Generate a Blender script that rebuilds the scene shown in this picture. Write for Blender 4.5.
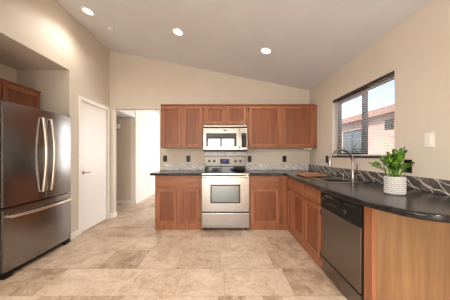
import bpy, bmesh, math, random
from mathutils import Vector, Matrix
R = math.radians
S = bpy.context.scene
for o in list(bpy.data.objects): bpy.data.objects.remove(o)
COL = S.collection

# ---------------------------------------------------------------- camera
cam = bpy.data.cameras.new('camera'); camo = bpy.data.objects.new('camera', cam); COL.objects.link(camo)
camo.location = (0, 0, 1.21); camo.rotation_euler = (R(90), 0, 0)
cam.sensor_width = 36; cam.lens = 36 * 200 / 450; cam.shift_x = 2 / 450; cam.shift_y = 4.5 / 450
cam.clip_start = 0.05; S.camera = camo
# ---------------------------------------------------------------- world, sun, daylight, exposure
w = bpy.data.worlds.new('world'); S.world = w; w.use_nodes = True
wn = w.node_tree; wn.nodes.clear()
sky = wn.nodes.new('ShaderNodeTexSky'); sky.sky_type = 'NISHITA'; sky.sun_disc = False
sky.sun_elevation = R(38); sky.sun_rotation = R(200); sky.dust_density = 2.0
bg = wn.nodes.new('ShaderNodeBackground'); bg.inputs[1].default_value = 0.40
wo = wn.nodes.new('ShaderNodeOutputWorld')
wn.links.new(sky.outputs[0], bg.inputs[0]); wn.links.new(bg.outputs[0], wo.inputs[0])

def light(name, kind, loc, rot, energy, color, **kw):
    l = bpy.data.lights.new(name, kind); l.energy = energy; l.color = color
    for k, v in kw.items(): setattr(l, k, v)
    o = bpy.data.objects.new(name, l); COL.objects.link(o); o.location = loc; o.rotation_euler = rot
    return o
light('sun', 'SUN', (3, -4, 8), (R(50), 0, R(-75)), 3.6, (1, .93, .82), angle=R(1))
# daylight entering through the glazed wall behind the viewpoint and the hall's window, plus an added side fill
light('patio_daylight', 'AREA', (-.1, -3.52, 1.08), (R(90), 0, 0), 42, (.95, .98, 1), shape='RECTANGLE', size=1.5, size_y=2.0)
light('side_fill', 'AREA', (-2.14, -2.0, 1.55), (R(90), 0, R(-90)), 70, (.95, .98, 1), shape='RECTANGLE', size=2.0, size_y=1.3)  # large soft fill lamp, added out of view on the left
light('hall_daylight', 'AREA', (0.69, 6.5, 1.45), (R(90), 0, R(90)), 55, (1, .98, .96), shape='RECTANGLE', size=2.2, size_y=1.5)
S.view_settings.view_transform = 'Standard'; S.view_settings.look = 'None'
S.view_settings.gamma = 1; S.view_settings.use_curve_mapping = False
S.view_settings.exposure = 0.64

# ---------------------------------------------------------------- key dimensions (metres)
YB = 3.815          # back wall
XR, XL = 1.65, -2.166
YF = 3.205          # face of back base cabinets
XF = 1.035          # face of right base cabinets
ZC = .914
YREAR = -3.5
def ceil_z(x): return 2.428 + .2023 * (XR - x)

# ---------------------------------------------------------------- materials
def lin(c): return tuple(((v / 255) / 12.92 if v / 255 <= .04045 else ((v / 255 + .055) / 1.055) ** 2.4) for v in c) + (1,)
def newmat(name, col, rough=.5, metal=0, spec=.5):
    m = bpy.data.materials.new(name); m.use_nodes = True
    b = m.node_tree.nodes['Principled BSDF']
    b.inputs['Base Color'].default_value = lin(col); b.inputs['Roughness'].default_value = rough
    b.inputs['Metallic'].default_value = metal; b.inputs['Specular IOR Level'].default_value = spec
    return m, m.node_tree, b
def N(nt, t, **kw):
    n = nt.nodes.new(t)
    for k, v in kw.items():
        if k in n.inputs: n.inputs[k].default_value = v
        else: setattr(n, k, v)
    return n
def coords(nt, scale=(1, 1, 1), rot=(0, 0, 0)):
    tc = N(nt, 'ShaderNodeTexCoord'); mp = N(nt, 'ShaderNodeMapping')
    mp.inputs['Scale'].default_value = scale; mp.inputs['Rotation'].default_value = rot
    nt.links.new(tc.outputs['Object'], mp.inputs[0]); return mp.outputs[0]
def ramp(nt, fac, stops):
    r = N(nt, 'ShaderNodeValToRGB'); e = r.color_ramp.elements
    e[0].position, e[0].color = stops[0][0], lin(stops[0][1]); e[1].position, e[1].color = stops[-1][0], lin(stops[-1][1])
    for p, c in stops[1:-1]:
        x = e.new(p); x.color = lin(c)
    nt.links.new(fac, r.inputs[0]); return r.outputs[0]
def bump(nt, b, h, strength, dist=.002):
    n = N(nt, 'ShaderNodeBump'); n.inputs['Strength'].default_value = strength; n.inputs['Distance'].default_value = dist
    nt.links.new(h, n.inputs['Height']); nt.links.new(n.outputs[0], b.inputs['Normal'])
def plain(name, col, rough=.5, metal=0, var=.0, spec=.5):
    m, nt, b = newmat(name, col, rough, metal, spec)
    no = N(nt, 'ShaderNodeTexNoise', Scale=9.0); nt.links.new(coords(nt), no.inputs['Vector'])
    lo = tuple(max(0, v * (1 - var)) for v in col); hi = tuple(min(255, v * (1 + var)) for v in col)
    nt.links.new(ramp(nt, no.outputs[0], [(.3, lo), (.7, hi)]), b.inputs['Base Color'])
    return m
def paint(name, col, rough=.55, tex=.25):
    m, nt, b = newmat(name, col, rough)
    c = coords(nt); no = N(nt, 'ShaderNodeTexNoise', Scale=28.0, Detail=4.0); nt.links.new(c, no.inputs['Vector'])
    bump(nt, b, no.outputs[0], tex, .004)
    n2 = N(nt, 'ShaderNodeTexNoise', Scale=3.0); nt.links.new(c, n2.inputs['Vector'])
    lo = tuple(v * .985 for v in col); nt.links.new(ramp(nt, n2.outputs[0], [(.35, lo), (.65, col)]), b.inputs['Base Color'])
    return m
def wood(name, dark, mid, light_, axis='Z', rough=.38, seed=0):
    m, nt, b = newmat(name, mid, rough)
    sc = {'Z': (26, 26, 1.6), 'X': (1.6, 26, 26), 'Y': (26, 1.6, 26)}[axis]
    tc = N(nt, 'ShaderNodeTexCoord'); ad = N(nt, 'ShaderNodeVectorMath'); ad.operation = 'ADD'
    oi = N(nt, 'ShaderNodeObjectInfo'); mu = N(nt, 'ShaderNodeMath'); mu.operation = 'MULTIPLY'; mu.inputs[1].default_value = 7.0
    nt.links.new(oi.outputs['Random'], mu.inputs[0])
    nt.links.new(tc.outputs['Object'], ad.inputs[0]); nt.links.new(mu.outputs[0], ad.inputs[1])
    mp = N(nt, 'ShaderNodeMapping'); mp.inputs['Scale'].default_value = sc; nt.links.new(ad.outputs[0], mp.inputs[0])
    n1 = N(nt, 'ShaderNodeTexNoise', Scale=1.0, Detail=6.0, Roughness=.62, Distortion=.6); nt.links.new(mp.outputs[0], n1.inputs['Vector'])
    mp2 = N(nt, 'ShaderNodeMapping'); mp2.inputs['Scale'].default_value = tuple(v * .42 for v in sc); nt.links.new(ad.outputs[0], mp2.inputs[0])
    n2 = N(nt, 'ShaderNodeTexNoise', Scale=1.0, Detail=2.0, Distortion=1.2); nt.links.new(mp2.outputs[0], n2.inputs['Vector'])
    mx = N(nt, 'ShaderNodeMath'); mx.operation = 'ADD'; nt.links.new(n1.outputs[0], mx.inputs[0]); nt.links.new(n2.outputs[0], mx.inputs[1])
    hf = N(nt, 'ShaderNodeMath'); hf.operation = 'MULTIPLY'; hf.inputs[1].default_value = .5; nt.links.new(mx.outputs[0], hf.inputs[0])
    nt.links.new(ramp(nt, hf.outputs[0], [(.28, dark), (.5, mid), (.72, light_)]), b.inputs['Base Color'])
    bump(nt, b, n1.outputs[0], .12, .001)
    return m
def steel(name, col, rough, brush=(1, 1, 60)):
    m, nt, b = newmat(name, col, rough, 1.0)
    no = N(nt, 'ShaderNodeTexNoise', Scale=6.0, Detail=3.0); nt.links.new(coords(nt, brush), no.inputs['Vector'])
    mr = N(nt, 'ShaderNodeMapRange'); mr.inputs['To Min'].default_value = rough * .85; mr.inputs['To Max'].default_value = rough * 1.2
    nt.links.new(no.outputs[0], mr.inputs[0]); nt.links.new(mr.outputs[0], b.inputs['Roughness'])
    return m
def marble(name, stops, scale, vein_scale, stretch=(1, 1, 1), rough=.2, rot=(0, 0, 0), veins=None, thr=.035):
    m, nt, b = newmat(name, stops[0][1], rough)
    c = coords(nt, stretch, rot)
    n1 = N(nt, 'ShaderNodeTexNoise', Scale=scale, Detail=8.0, Roughness=.6); nt.links.new(c, n1.inputs['Vector'])
    col = ramp(nt, n1.outputs[0], stops)
    if veins:
        dn = N(nt, 'ShaderNodeTexNoise', Scale=vein_scale * .6, Detail=3.0); nt.links.new(c, dn.inputs['Vector'])
        mxv = N(nt, 'ShaderNodeMixRGB'); mxv.inputs[0].default_value = .12; nt.links.new(c, mxv.inputs[1]); nt.links.new(dn.outputs['Color'], mxv.inputs[2])
        vo = N(nt, 'ShaderNodeTexVoronoi', feature='DISTANCE_TO_EDGE', Scale=vein_scale); nt.links.new(mxv.outputs[0], vo.inputs['Vector'])
        r2 = N(nt, 'ShaderNodeValToRGB'); r2.color_ramp.elements[0].color = (1, 1, 1, 1); r2.color_ramp.elements[1].color = (0, 0, 0, 1); r2.color_ramp.elements[1].position = thr
        nt.links.new(vo.outputs['Distance'], r2.inputs[0])
        mc = N(nt, 'ShaderNodeMixRGB'); mc.inputs[2].default_value = lin(veins)
        nt.links.new(r2.outputs[0], mc.inputs[0]); nt.links.new(col, mc.inputs[1]); col = mc.outputs[0]
    nt.links.new(col, b.inputs['Base Color']); return m
def emit(name, col, s):
    m, nt, b = newmat(name, col, .5); b.inputs['Emission Color'].default_value = lin(col); b.inputs['Emission Strength'].default_value = s; return m

M = {}
M['wall'] = paint('beige wall paint', (212, 201, 186))
M['ceiling'] = paint('ceiling paint', (222, 223, 224), .7, .35)
M['white'] = paint('white trim paint', (238, 233, 226), .35, .03)
M['hallwhite'] = paint('white hall paint', (236, 228, 220), .6, .1)
M['wood'] = wood('stained oak upright', (112, 64, 39), (148, 92, 60), (167, 109, 75), 'Z')
M['woodx'] = wood('stained oak along x', (112, 64, 39), (148, 92, 60), (167, 109, 75), 'X')
M['woody'] = wood('stained oak along y', (112, 64, 39), (148, 92, 60), (167, 109, 75), 'Y')
M['woodp'] = wood('stained oak veneer panel', (97, 52, 31), (126, 71, 44), (146, 88, 57), 'Z')
M['oak'] = wood('golden oak panel', (116, 82, 52), (138, 101, 66), (154, 117, 80), 'Z', .42)
M['board'] = wood('cutting board wood', (150, 92, 58), (178, 116, 78), (196, 136, 96), 'Y', .45)
M['steel'] = steel('brushed stainless', (178, 174, 170), .2)
M['steel_f'] = steel('fridge stainless', (150, 148, 147), .22, (1, 60, 1))
M['steel_dw'] = steel('dishwasher stainless', (134, 126, 119), .3)
M['steel_panel'] = steel('range panel stainless', (118, 114, 110), .35)
M['handle'] = steel('polished handle metal', (225, 212, 200), .2)
M['chrome'] = plain('brushed nickel', (160, 152, 144), .25, 1.0)
M['black'] = plain('black plastic', (14, 13, 13), .35, spec=.3)
M['blackgloss'] = plain('black glass', (10, 10, 11), .06)
M['darkgrey'] = plain('dark grey plastic', (48, 46, 45), .5)
M['bronze'] = plain('dark bronze frame', (42, 34, 31), .4)
M['ovenglass'] = plain('oven window glass', (120, 126, 126), .12, .8)
M['mwglass'] = plain('microwave glass', (92, 92, 94), .04, .75)
M['blue'] = emit('blue display', (40, 60, 170), .8)
M['potbase'] = plain('pot ground between relief', (150, 146, 140), .7)
M['pot'] = plain('white glazed pot', (212, 210, 205), .5)
M['soil'] = plain('potting soil', (52, 38, 28), .95, var=.3)
M['blind'] = plain('white blind slat', (242, 240, 238), .5)
_nt = M['blind'].node_tree; _b = _nt.nodes['Principled BSDF']; _o = _nt.nodes['Material Output']
_t = N(_nt, 'ShaderNodeBsdfTranslucent'); _t.inputs[0].default_value = lin((242, 240, 238)); _m = N(_nt, 'ShaderNodeMixShader'); _m.inputs[0].default_value = .5
_nt.links.new(_b.outputs[0], _m.inputs[1]); _nt.links.new(_t.outputs[0], _m.inputs[2]); _nt.links.new(_m.outputs[0], _o.inputs[0])
M['lamp'] = emit('lamp glow', (255, 238, 214), 14)
M['counter'] = marble('dark stone laminate', [(.32, (17, 15, 15)), (.5, (29, 26, 25)), (.62, (52, 47, 44)), (.74, (92, 85, 79))], 7.0, 4.0, rough=.2)
M['counter'].node_tree.nodes['Principled BSDF'].inputs['Specular IOR Level'].default_value = .32
def veined(name, stops, vein, rots, scale, dist, lo, rough=.25):
    m, nt, b = newmat(name, stops[0][1], rough)
    c = coords(nt); n1 = N(nt, 'ShaderNodeTexNoise', Scale=9.0, Detail=6.0); nt.links.new(c, n1.inputs['Vector'])
    col = ramp(nt, n1.outputs[0], stops)
    for k, rt in enumerate(rots):
        wv = N(nt, 'ShaderNodeTexWave', Scale=scale * (1 - .27 * k), Distortion=dist, Detail=3.0); wv.inputs['Detail Scale'].default_value = 1.6
        nt.links.new(coords(nt, (1, 1, 1), rt), wv.inputs['Vector'])
        r2 = N(nt, 'ShaderNodeValToRGB'); r2.color_ramp.elements[0].position = lo; r2.color_ramp.elements[0].color = (0, 0, 0, 1); r2.color_ramp.elements[1].position = min(1, lo + .05); r2.color_ramp.elements[1].color = (1, 1, 1, 1)
        nt.links.new(wv.outputs['Fac'], r2.inputs[0]); mc = N(nt, 'ShaderNodeMixRGB'); mc.inputs[2].default_value = lin(vein)
        nt.links.new(r2.outputs[0], mc.inputs[0]); nt.links.new(col, mc.inputs[1]); col = mc.outputs[0]
    nt.links.new(col, b.inputs['Base Color']); return m
M['splash'] = veined('dark veined splash', [(.3, (66, 61, 58)), (.5, (86, 80, 76)), (.7, (112, 105, 100))], (206, 199, 191), [(R(70), 0, R(90)), (R(50), 0, R(90))], 4.6, 3.6, .965)
M['splash_b'] = veined('silver veined splash', [(.3, (206, 203, 200)), (.5, (224, 222, 219)), (.7, (240, 238, 236))], (138, 133, 129), [(0, R(58), 0)], 8.0, 9.0, .84)
M['marble'] = marble('white marble panel', [(.3, (205, 203, 200)), (.6, (232, 230, 227))], 9.0, 7.0, rough=.2, veins=(170, 168, 166), thr=.03)
M['stucco'] = paint('pink stucco', (192, 164, 148), .9, .8)
M['rooftile'] = plain('clay roof edge', (168, 128, 110), .8, var=.12)
M['yard'] = plain('gravel yard', (176, 158, 138), .95, var=.15)
M['shrub'] = plain('shrub leaves', (66, 84, 52), .6, var=.2)
M['exteriorglass'] = plain('neighbour glass', (60, 70, 78), .08, spec=.9)
m, nt, b = newmat('green leaf', (70, 130, 38), .3)
no = N(nt, 'ShaderNodeTexNoise', Scale=22.0); nt.links.new(coords(nt), no.inputs['Vector'])
nt.links.new(ramp(nt, no.outputs[0], [(.35, (40, 78, 20)), (.65, (104, 142, 46))]), b.inputs['Base Color']); M['leaf'] = m
m, nt, b = newmat('window glass', (255, 255, 255), 0); b.inputs['Transmission Weight'].default_value = 1; b.inputs['IOR'].default_value = 1.01; M['glass'] = m
# travertine: each tile's own tone comes from the mesh attribute 'tone', the clouding and pits from noise
m, nt, b = newmat('travertine tile', (200, 176, 150), .42)
at = N(nt, 'ShaderNodeAttribute', attribute_name='tone')
tcf = N(nt, 'ShaderNodeTexCoord'); adf = N(nt, 'ShaderNodeVectorMath'); adf.operation = 'MULTIPLY_ADD'; adf.inputs[1].default_value = (37, 53, 0)
nt.links.new(at.outputs['Fac'], adf.inputs[0]); nt.links.new(tcf.outputs['Object'], adf.inputs[2]); c = adf.outputs[0]
n1 = N(nt, 'ShaderNodeTexNoise', Scale=5.0, Detail=9.0, Roughness=.7, Distortion=.8); nt.links.new(c, n1.inputs['Vector'])
n2 = N(nt, 'ShaderNodeTexNoise', Scale=26.0, Detail=5.0, Roughness=.75); nt.links.new(c, n2.inputs['Vector'])
a1 = N(nt, 'ShaderNodeMath'); a1.operation = 'MULTIPLY_ADD'; a1.inputs[1].default_value = .75; nt.links.new(n1.outputs[0], a1.inputs[0]); nt.links.new(at.outputs['Fac'], a1.inputs[2])
a2 = N(nt, 'ShaderNodeMath'); a2.operation = 'MULTIPLY_ADD'; a2.inputs[1].default_value = .45; nt.links.new(n2.outputs[0], a2.inputs[0]); nt.links.new(a1.outputs[0], a2.inputs[2])
nt.links.new(ramp(nt, a2.outputs[0], [(.34, (124, 98, 78)), (.48, (164, 138, 115)), (.62, (196, 173, 150)), (.86, (222, 203, 184))]), b.inputs['Base Color'])
bump(nt, b, n2.outputs[0], .12, .002); M['tile'] = m
M['grout'] = plain('grout', (160, 138, 118), .9, var=.05)

# ---------------------------------------------------------------- mesh building
class MB:
    def __init__(s): s.bm = bmesh.new()
    def box(s, x0, x1, y0, y1, z0, z1, bev=0, seg=2):
        t = bmesh.new(); bmesh.ops.create_cube(t, size=1)
        for v in t.verts: v.co = Vector(((x0 + x1) / 2 + v.co.x * abs(x1 - x0), (y0 + y1) / 2 + v.co.y * abs(y1 - y0), (z0 + z1) / 2 + v.co.z * abs(z1 - z0)))
        if bev: bmesh.ops.bevel(t, geom=t.edges[:], offset=bev, segments=seg, profile=.5, affect='EDGES')
        s._add(t); return s
    def _add(s, t, mat=None):
        if mat is not None: bmesh.ops.transform(t, matrix=mat, verts=t.verts)
        me = bpy.data.meshes.new('t'); t.to_mesh(me); t.free(); s.bm.from_mesh(me); bpy.data.meshes.remove(me)
    def cyl(s, c, axis, r, h, r2=None, seg=24, bev=0):
        t = bmesh.new(); bmesh.ops.create_cone(t, cap_ends=True, segments=seg, radius1=r, radius2=r if r2 is None else r2, depth=h)
        if bev: bmesh.ops.bevel(t, geom=[e for e in t.edges if len(e.link_faces) == 2 and any(len(f.verts) > 4 for f in e.link_faces)], offset=bev, segments=2, affect='EDGES')
        q = Vector((0, 0, 1)).rotation_difference(Vector(axis)).to_matrix().to_4x4()
        s._add(t, Matrix.Translation(c) @ q); return s
    def lathe(s, c, prof, seg=32):
        t = bmesh.new(); rings = []
        for r, z in prof:
            rings.append([t.verts.new((c[0] + r * math.cos(2 * math.pi * i / seg), c[1] + r * math.sin(2 * math.pi * i / seg), c[2] + z)) for i in range(seg)])
        for a, b_ in zip(rings, rings[1:]):
            for i in range(seg): t.faces.new((a[i], a[(i + 1) % seg], b_[(i + 1) % seg], b_[i]))
        t.faces.new(rings[-1]); t.faces.new(rings[0][::-1]); s._add(t); return s
    def tube(s, pts, r, seg=10, flat=(1, 1)):
        pts = [Vector(p) for p in pts]; rs = r if isinstance(r, (list, tuple)) else [r] * len(pts)
        t = bmesh.new(); rings = []; up = None
        for i, p in enumerate(pts):
            d = (pts[min(i + 1, len(pts) - 1)] - pts[max(i - 1, 0)]).normalized()
            if up is None: up = Vector((0, 0, 1)) if abs(d.z) < .9 else Vector((0, 1, 0))
            sx = d.cross(up).normalized(); up = sx.cross(d).normalized()
            rings.append([t.verts.new(p + (sx * math.cos(a) * flat[0] + up * math.sin(a) * flat[1]) * rs[i]) for a in [2 * math.pi * k / seg for k in range(seg)]])
        for a, b_ in zip(rings, rings[1:]):
            for i in range(seg): t.faces.new((a[i], a[(i + 1) % seg], b_[(i + 1) % seg], b_[i]))
        t.faces.new(rings[0][::-1]); t.faces.new(rings[-1]); s._add(t); return s
    def prism(s, poly, ext, bev=0):      # poly: list of 3-D points, ext: extrusion vector
        t = bmesh.new(); f = t.faces.new([t.verts.new(p) for p in poly])
        g = bmesh.ops.extrude_face_region(t, geom=[f]); 
        for v in [v for v in g['geom'] if isinstance(v, bmesh.types.BMVert)]: v.co += Vector(ext)
        bmesh.ops.recalc_face_normals(t, faces=t.faces)
        if bev: bmesh.ops.bevel(t, geom=t.edges[:], offset=bev, segments=2, affect='EDGES')
        s._add(t); return s
    def quad(s, *p): s.bm.faces.new([s.bm.verts.new(q) for q in p]); return s
    def build(s, name, mat, parent=None, smooth=True, origin=None, world=True):
        bmesh.ops.recalc_face_normals(s.bm, faces=s.bm.faces)
        if not parent:
            if origin is None:
                xs = [v.co for v in s.bm.verts]
                origin = Vector(((min(v.x for v in xs) + max(v.x for v in xs)) / 2, (min(v.y for v in xs) + max(v.y for v in xs)) / 2, min(v.z for v in xs)))
            origin = Vector(origin)
        else: origin = wpos(parent) if world else Vector((0, 0, 0))
        for v in s.bm.verts: v.co -= origin
        me = bpy.data.meshes.new(name); s.bm.to_mesh(me); s.bm.free()
        me.materials.append(M[mat])
        if smooth:
            for p in me.polygons: p.use_smooth = True
            try: me.set_sharp_from_angle(angle=R(35))
            except Exception: pass
        o = bpy.data.objects.new(name, me); COL.objects.link(o)
        if smooth:
            wm = o.modifiers.new('weighted_normals', 'WEIGHTED_NORMAL'); wm.keep_sharp = True; wm.weight = 100
        if parent: o.parent = parent
        else: o.location = origin
        return o
def wpos(o):
    p = Vector(o.location); q = o.parent
    while q: p += Vector(q.location); q = q.parent
    return p
def tag(o, label, cat, group=None, kind=None):
    if label: o['label'] = label
    if cat: o['category'] = cat
    if group: o['group'] = group
    if kind: o['kind'] = kind
    return o
def thing(name, label, cat, loc, group=None):
    o = bpy.data.objects.new(name, None); COL.objects.link(o); o.location = loc; o.empty_display_size = .1
    return tag(o, label, cat, group)
def struct(o, label=None, cat=None):
    o['kind'] = 'structure'
    if label: o['label'] = label
    if cat: o['category'] = cat
    return o
def box(*a, **k): return MB().box(*a, **k)
def copy_tree(o, parent=None):
    c = o.copy(); COL.objects.link(c)
    if parent: c.parent = parent
    for ch in list(o.children): copy_tree(ch, c)
    return c

# ---------------------------------------------------------------- structure: floor
random.seed(4)
def build_floor():
    g = .0018
    bm = bmesh.new(); tones = []
    def tile(x0, x1, y0, y1, tone):
        f = bm.faces.new([bm.verts.new(p) for p in ((x0 + g, y0 + g, 0), (x1 - g, y0 + g, 0), (x1 - g, y1 - g, 0), (x0 + g, y1 - g, 0))]); tones.append(max(tone, -.13) * .62 + random.uniform(-.012, .012))
    rh = .409; y_ref = 1.71
    fixed = {0: [(-2.55, -1.64, -.16), (-1.64, -1.03, .12), (-1.03, -.42, .06), (-.42, .01, .10), (.01, .62, .08), (.62, 1.25, -.13), (1.25, 1.86, 0)],
             1: [(-2.55, -1.94, -.02), (-1.94, -1.33, .06), (-1.33, -.92, -.16), (-.92, -.5, .12), (-.5, -.03, .02), (-.03, .55, .09), (.55, 1.2, -.03), (1.2, 1.8, 0)],
             2: [(-2.55, -2.0, .0), (-2.0, -1.5, .08), (-1.5, -.9, .1), (-.9, -.3, .06), (-.3, .1, .04), (.1, .64, .10), (.64, 1.25, -.08), (1.25, 1.8, 0)],
             -1: [(-2.2, -1.55, .10), (-1.55, -.85, -.10), (-.85, -.04, .08), (-.04, .19, -.17), (.19, .34, .1), (.34, .50, -.17), (.5, 1.2, .05), (1.2, 1.7, 0)]}
    for r in range(-13, 17):
        y0 = y_ref + r * rh; y1 = y0 + rh
        row = list(fixed.get(r, []))
        x = row[-1][1] if row else -4.4 + random.choice((0, .2, .41))
        while x < 2.2:
            w_ = random.choice((.41, .61, .61)); t = random.choice((.1, .06, .03, .0, -.06, -.12, .08)); row.append((x, x + w_, t)); x += w_
        if r in fixed:
            x = fixed[r][0][0]
            while x > -4.4: row.append((x - .61, x, random.choice((.08, .0, -.08)))); x -= .61
        for x0, x1, t in row: tile(x0, x1, y0, y1, t)
    nt_ = len(tones)
    bm.faces.new([bm.verts.new(p) for p in ((-5, -4.2, -.0012), (2.9, -4.2, -.0012), (2.9, 9, -.0012), (-5, 9, -.0012))])
    me = bpy.data.meshes.new('floor'); bm.to_mesh(me); bm.free()
    me.materials.append(M['tile']); me.materials.append(M['grout'])
    at = me.attributes.new('tone', 'FLOAT', 'FACE')
    for i in range(len(me.polygons)): at.data[i].value = tones[i] if i < nt_ else 0
    me.polygons[len(me.polygons) - 1].material_index = 1
    o = bpy.data.objects.new('floor', me); COL.objects.link(o); struct(o, 'beige travertine tile floor', 'floor')
build_floor()

# ceiling (sloping up to the left), slab with thickness
MB().prism([(XL - .9, YREAR - .1, ceil_z(XL - .9)), (XR + .15, YREAR - .1, ceil_z(XR + .15)), (XR + .15, YREAR - .1, ceil_z(XR + .15) + .15), (XL - .9, YREAR - .1, ceil_z(XL - .9) + .15)],
           (0, YB + .12 - YREAR + .1, 0)).build('ceiling', 'ceiling', smooth=False)
struct(bpy.data.objects['ceiling'], 'sloping plaster ceiling', 'ceiling')

def wall_xplane(name, x0, x1, y0, y1, holes, mat='wall', top=None, z0=0):
    """wall slab between x0 and x1 running along y with rectangular holes (ya,yb,za,zb)"""
    mb = MB(); top = top or ceil_z(min(x0, x1)) + .02
    ys = sorted({y0, y1, *[h[0] for h in holes], *[h[1] for h in holes]})
    for a, b_ in zip(ys, ys[1:]):
        cuts = [(h[2], h[3]) for h in holes if h[0] <= a + 1e-6 and h[1] >= b_ - 1e-6]
        z = z0
        for c0, c1 in sorted(cuts):
            if c0 > z: mb.box(x0, x1, a, b_, z, c0)
            z = c1
        mb.box(x0, x1, a, b_, z, top)
    return struct(mb.build(name, mat, smooth=False))
# right wall with the window opening
wr = wall_xplane('wall_right', XR, XR + .14, YREAR, YB + .12, [(1.925, 3.01, 1.17, 2.022)], top=2.46)
# left wall: alcove for the refrigerator, pantry door opening
wall_xplane('wall_left', XL - .12, XL, YREAR, YB + .12, [(-3.0, -1.0, .9, 2.2), (1.80, 2.82, 0, 2.40), (3.05, 3.74, 0, 2.035)], top=3.2)
a = MB(); a.box(XL - .86, XL - .74, 1.68, 2.94, 0, 2.5); a.box(XL - .74, XL - .12, 1.68, 1.80, 0, 2.5); a.box(XL - .74, XL - .12, 2.82, 2.94, 0, 2.5)
a.box(XL - .74, XL - .12, 1.80, 2.82, 2.40, 2.5)
struct(a.build('wall_alcove', 'wall', smooth=False), 'beige refrigerator alcove walls', 'wall')
# back wall with the hall opening
mb = MB()
mb.box(XL, -2.10, YB, YB + .12, 0, 2.08); mb.box(-1.21, XR, YB, YB + .12, 0, 2.08)
mb.prism([(XL, YB, 2.08), (XR, YB, 2.08), (XR, YB, ceil_z(XR) + .01), (XL, YB, ceil_z(XL) + .01)], (0, .12, 0))
struct(mb.build('wall_back', 'wall', smooth=False))
# rear wall with a wide glazed opening
mb = MB(); zt = 3.4
mb.box(XL, -.85, YREAR - .12, YREAR, 0, 2.6); mb.box(.65, XR, YREAR - .12, YREAR, 0, 2.6); mb.box(-.85, .65, YREAR - .12, YREAR, 2.1, 2.6)
mb.prism([(XL, YREAR, 2.6), (XR, YREAR, 2.6), (XL, YREAR, zt)], (0, -.12, 0))
struct(mb.build('wall_rear', 'wall', smooth=False))
mb = MB()
for x in (-.85, -.135, .58): mb.box(x, x + .07, YREAR - .06, YREAR + .0, 0, 2.1)
mb.box(-.85, .65, YREAR - .06, YREAR, 2.03, 2.1); mb.box(-.85, .65, YREAR - .06, YREAR, 0, .07)
struct(mb.build('window_2', 'bronze', smooth=False), 'glazed patio door frame', 'window')
mb = MB(); mb.box(XL - .06, XL - .03, -3.0, -2.95, .9, 2.2); mb.box(XL - .06, XL - .03, -2.02, -1.97, .9, 2.2); mb.box(XL - .06, XL - .03, -1.05, -1.0, .9, 2.2); mb.box(XL - .06, XL - .03, -3.0, -1.0, .9, .95); mb.box(XL - .06, XL - .03, -3.0, -1.0, 2.15, 2.2)  # unseen window frame, added to go with the side fill lamp
struct(mb.build('window_added', 'bronze', smooth=False), 'added unseen side window behind the viewpoint', 'window')

# hall behind the opening
struct(box(-2.25, -2.13, 4.88, 8.0, 0, 2.56).build('wall_hall_left', 'hallwhite', smooth=False), 'white hall wall seen through the opening', 'wall')
struct(box(-4.3, -2.251, 4.88, 5.0, 0, 2.56).build('wall_passage', 'wall', smooth=False), 'beige wall of the side passage', 'wall')
struct(box(-4.42, -4.3, 3.7, 5.0, 0, 2.56).build('wall_passage_end', 'wall', smooth=False))
struct(box(-4.3, XL - .12, 3.815, 3.935, 0, 2.56).build('wall_passage_side', 'wall', smooth=False))
struct(box(-4.3, -2.15, 3.935, 4.88, 2.11, 2.56).build('ceiling_passage', 'ceiling', smooth=False), 'low soffit over the side passage', 'ceiling')
struct(box(-2.25, .8, 8.0, 8.12, 0, 2.56).build('wall_hall_end', 'hallwhite', smooth=False))
wall_xplane('wall_hall_right', .6, .7, 3.935, 8.0, [(5.3, 7.7, .6, 2.25)], 'hallwhite', top=2.56)
struct(box(-4.3, .8, 3.935, 8.12, 2.56, 2.66).build('ceiling_hall', 'ceiling', smooth=False), 'flat hall ceiling', 'ceiling')

# pantry door with its casing
door = thing('door_1', 'white flush pantry door with lever handle in left wall', 'door', (XL - .02, 3.395, 0)); door['kind'] = 'structure'
box(XL - .041, XL - .004, 3.055, 3.735, .012, 2.03, bev=.002).build('door_slab', 'white', door)
h = MB(); h.cyl((XL + .002, 3.105, .93), (1, 0, 0), .027, .012, bev=.003)
rose = h.build('rose_plate', 'chrome', door)
MB().tube([(XL - .01, 3.105, .93), (XL + .032, 3.105, .93), (XL + .042, 3.115, .93), (XL + .042, 3.16, .928), (XL + .038, 3.215, .93)], [.009, .009, .0095, .009, .007], flat=(1, 1)).build('lever_handle', 'chrome', door)
for z in (.25, 1.12, 1.85): MB().cyl((XL - .012, 3.733, z), (0, 0, 1), .006, .09).build('hinge', 'chrome', door)
c = MB(); c.box(XL - .001, XL + .016, 2.988, 3.05, 0, 2.095, bev=.004); c.box(XL - .001, XL + .016, 3.74, 3.80, 0, 2.095, bev=.004); c.box(XL - .001, XL + .016, 3.05, 3.74, 2.035, 2.095, bev=.004)
c.box(XL - .11, XL, 3.035, 3.05, 0, 2.04); c.box(XL - .11, XL, 3.74, 3.755, 0, 2.04)
struct(c.build('trim_1', 'white', smooth=False), 'white casing around the pantry door', 'trim')
struct(box(XL - .12, XL - .07, 3.05, 3.74, 0, 2.035).build('wall_pantry', 'darkgrey', smooth=False))

def baseboard(name, x0, x1, y0, y1): return struct(box(x0, x1, y0, y1, 0, .088, bev=.004).build(name, 'white', smooth=False))
baseboard('baseboard_left', XL - .002, XL + .014, 2.822, 2.986)
baseboard('baseboard_back', XL + .0, -2.10, YB - .014, YB + .002)
baseboard('baseboard_jamb', -2.102, -2.088, YB - .014, YB + .13)
baseboard('baseboard_passage', -4.2, -2.118, 4.866, 4.882)
baseboard('baseboard_hall', -2.132, -2.116, 4.866, 7.99)
baseboard('baseboard_hall_end', -2.11, .59, 7.985, 8.002)

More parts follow.
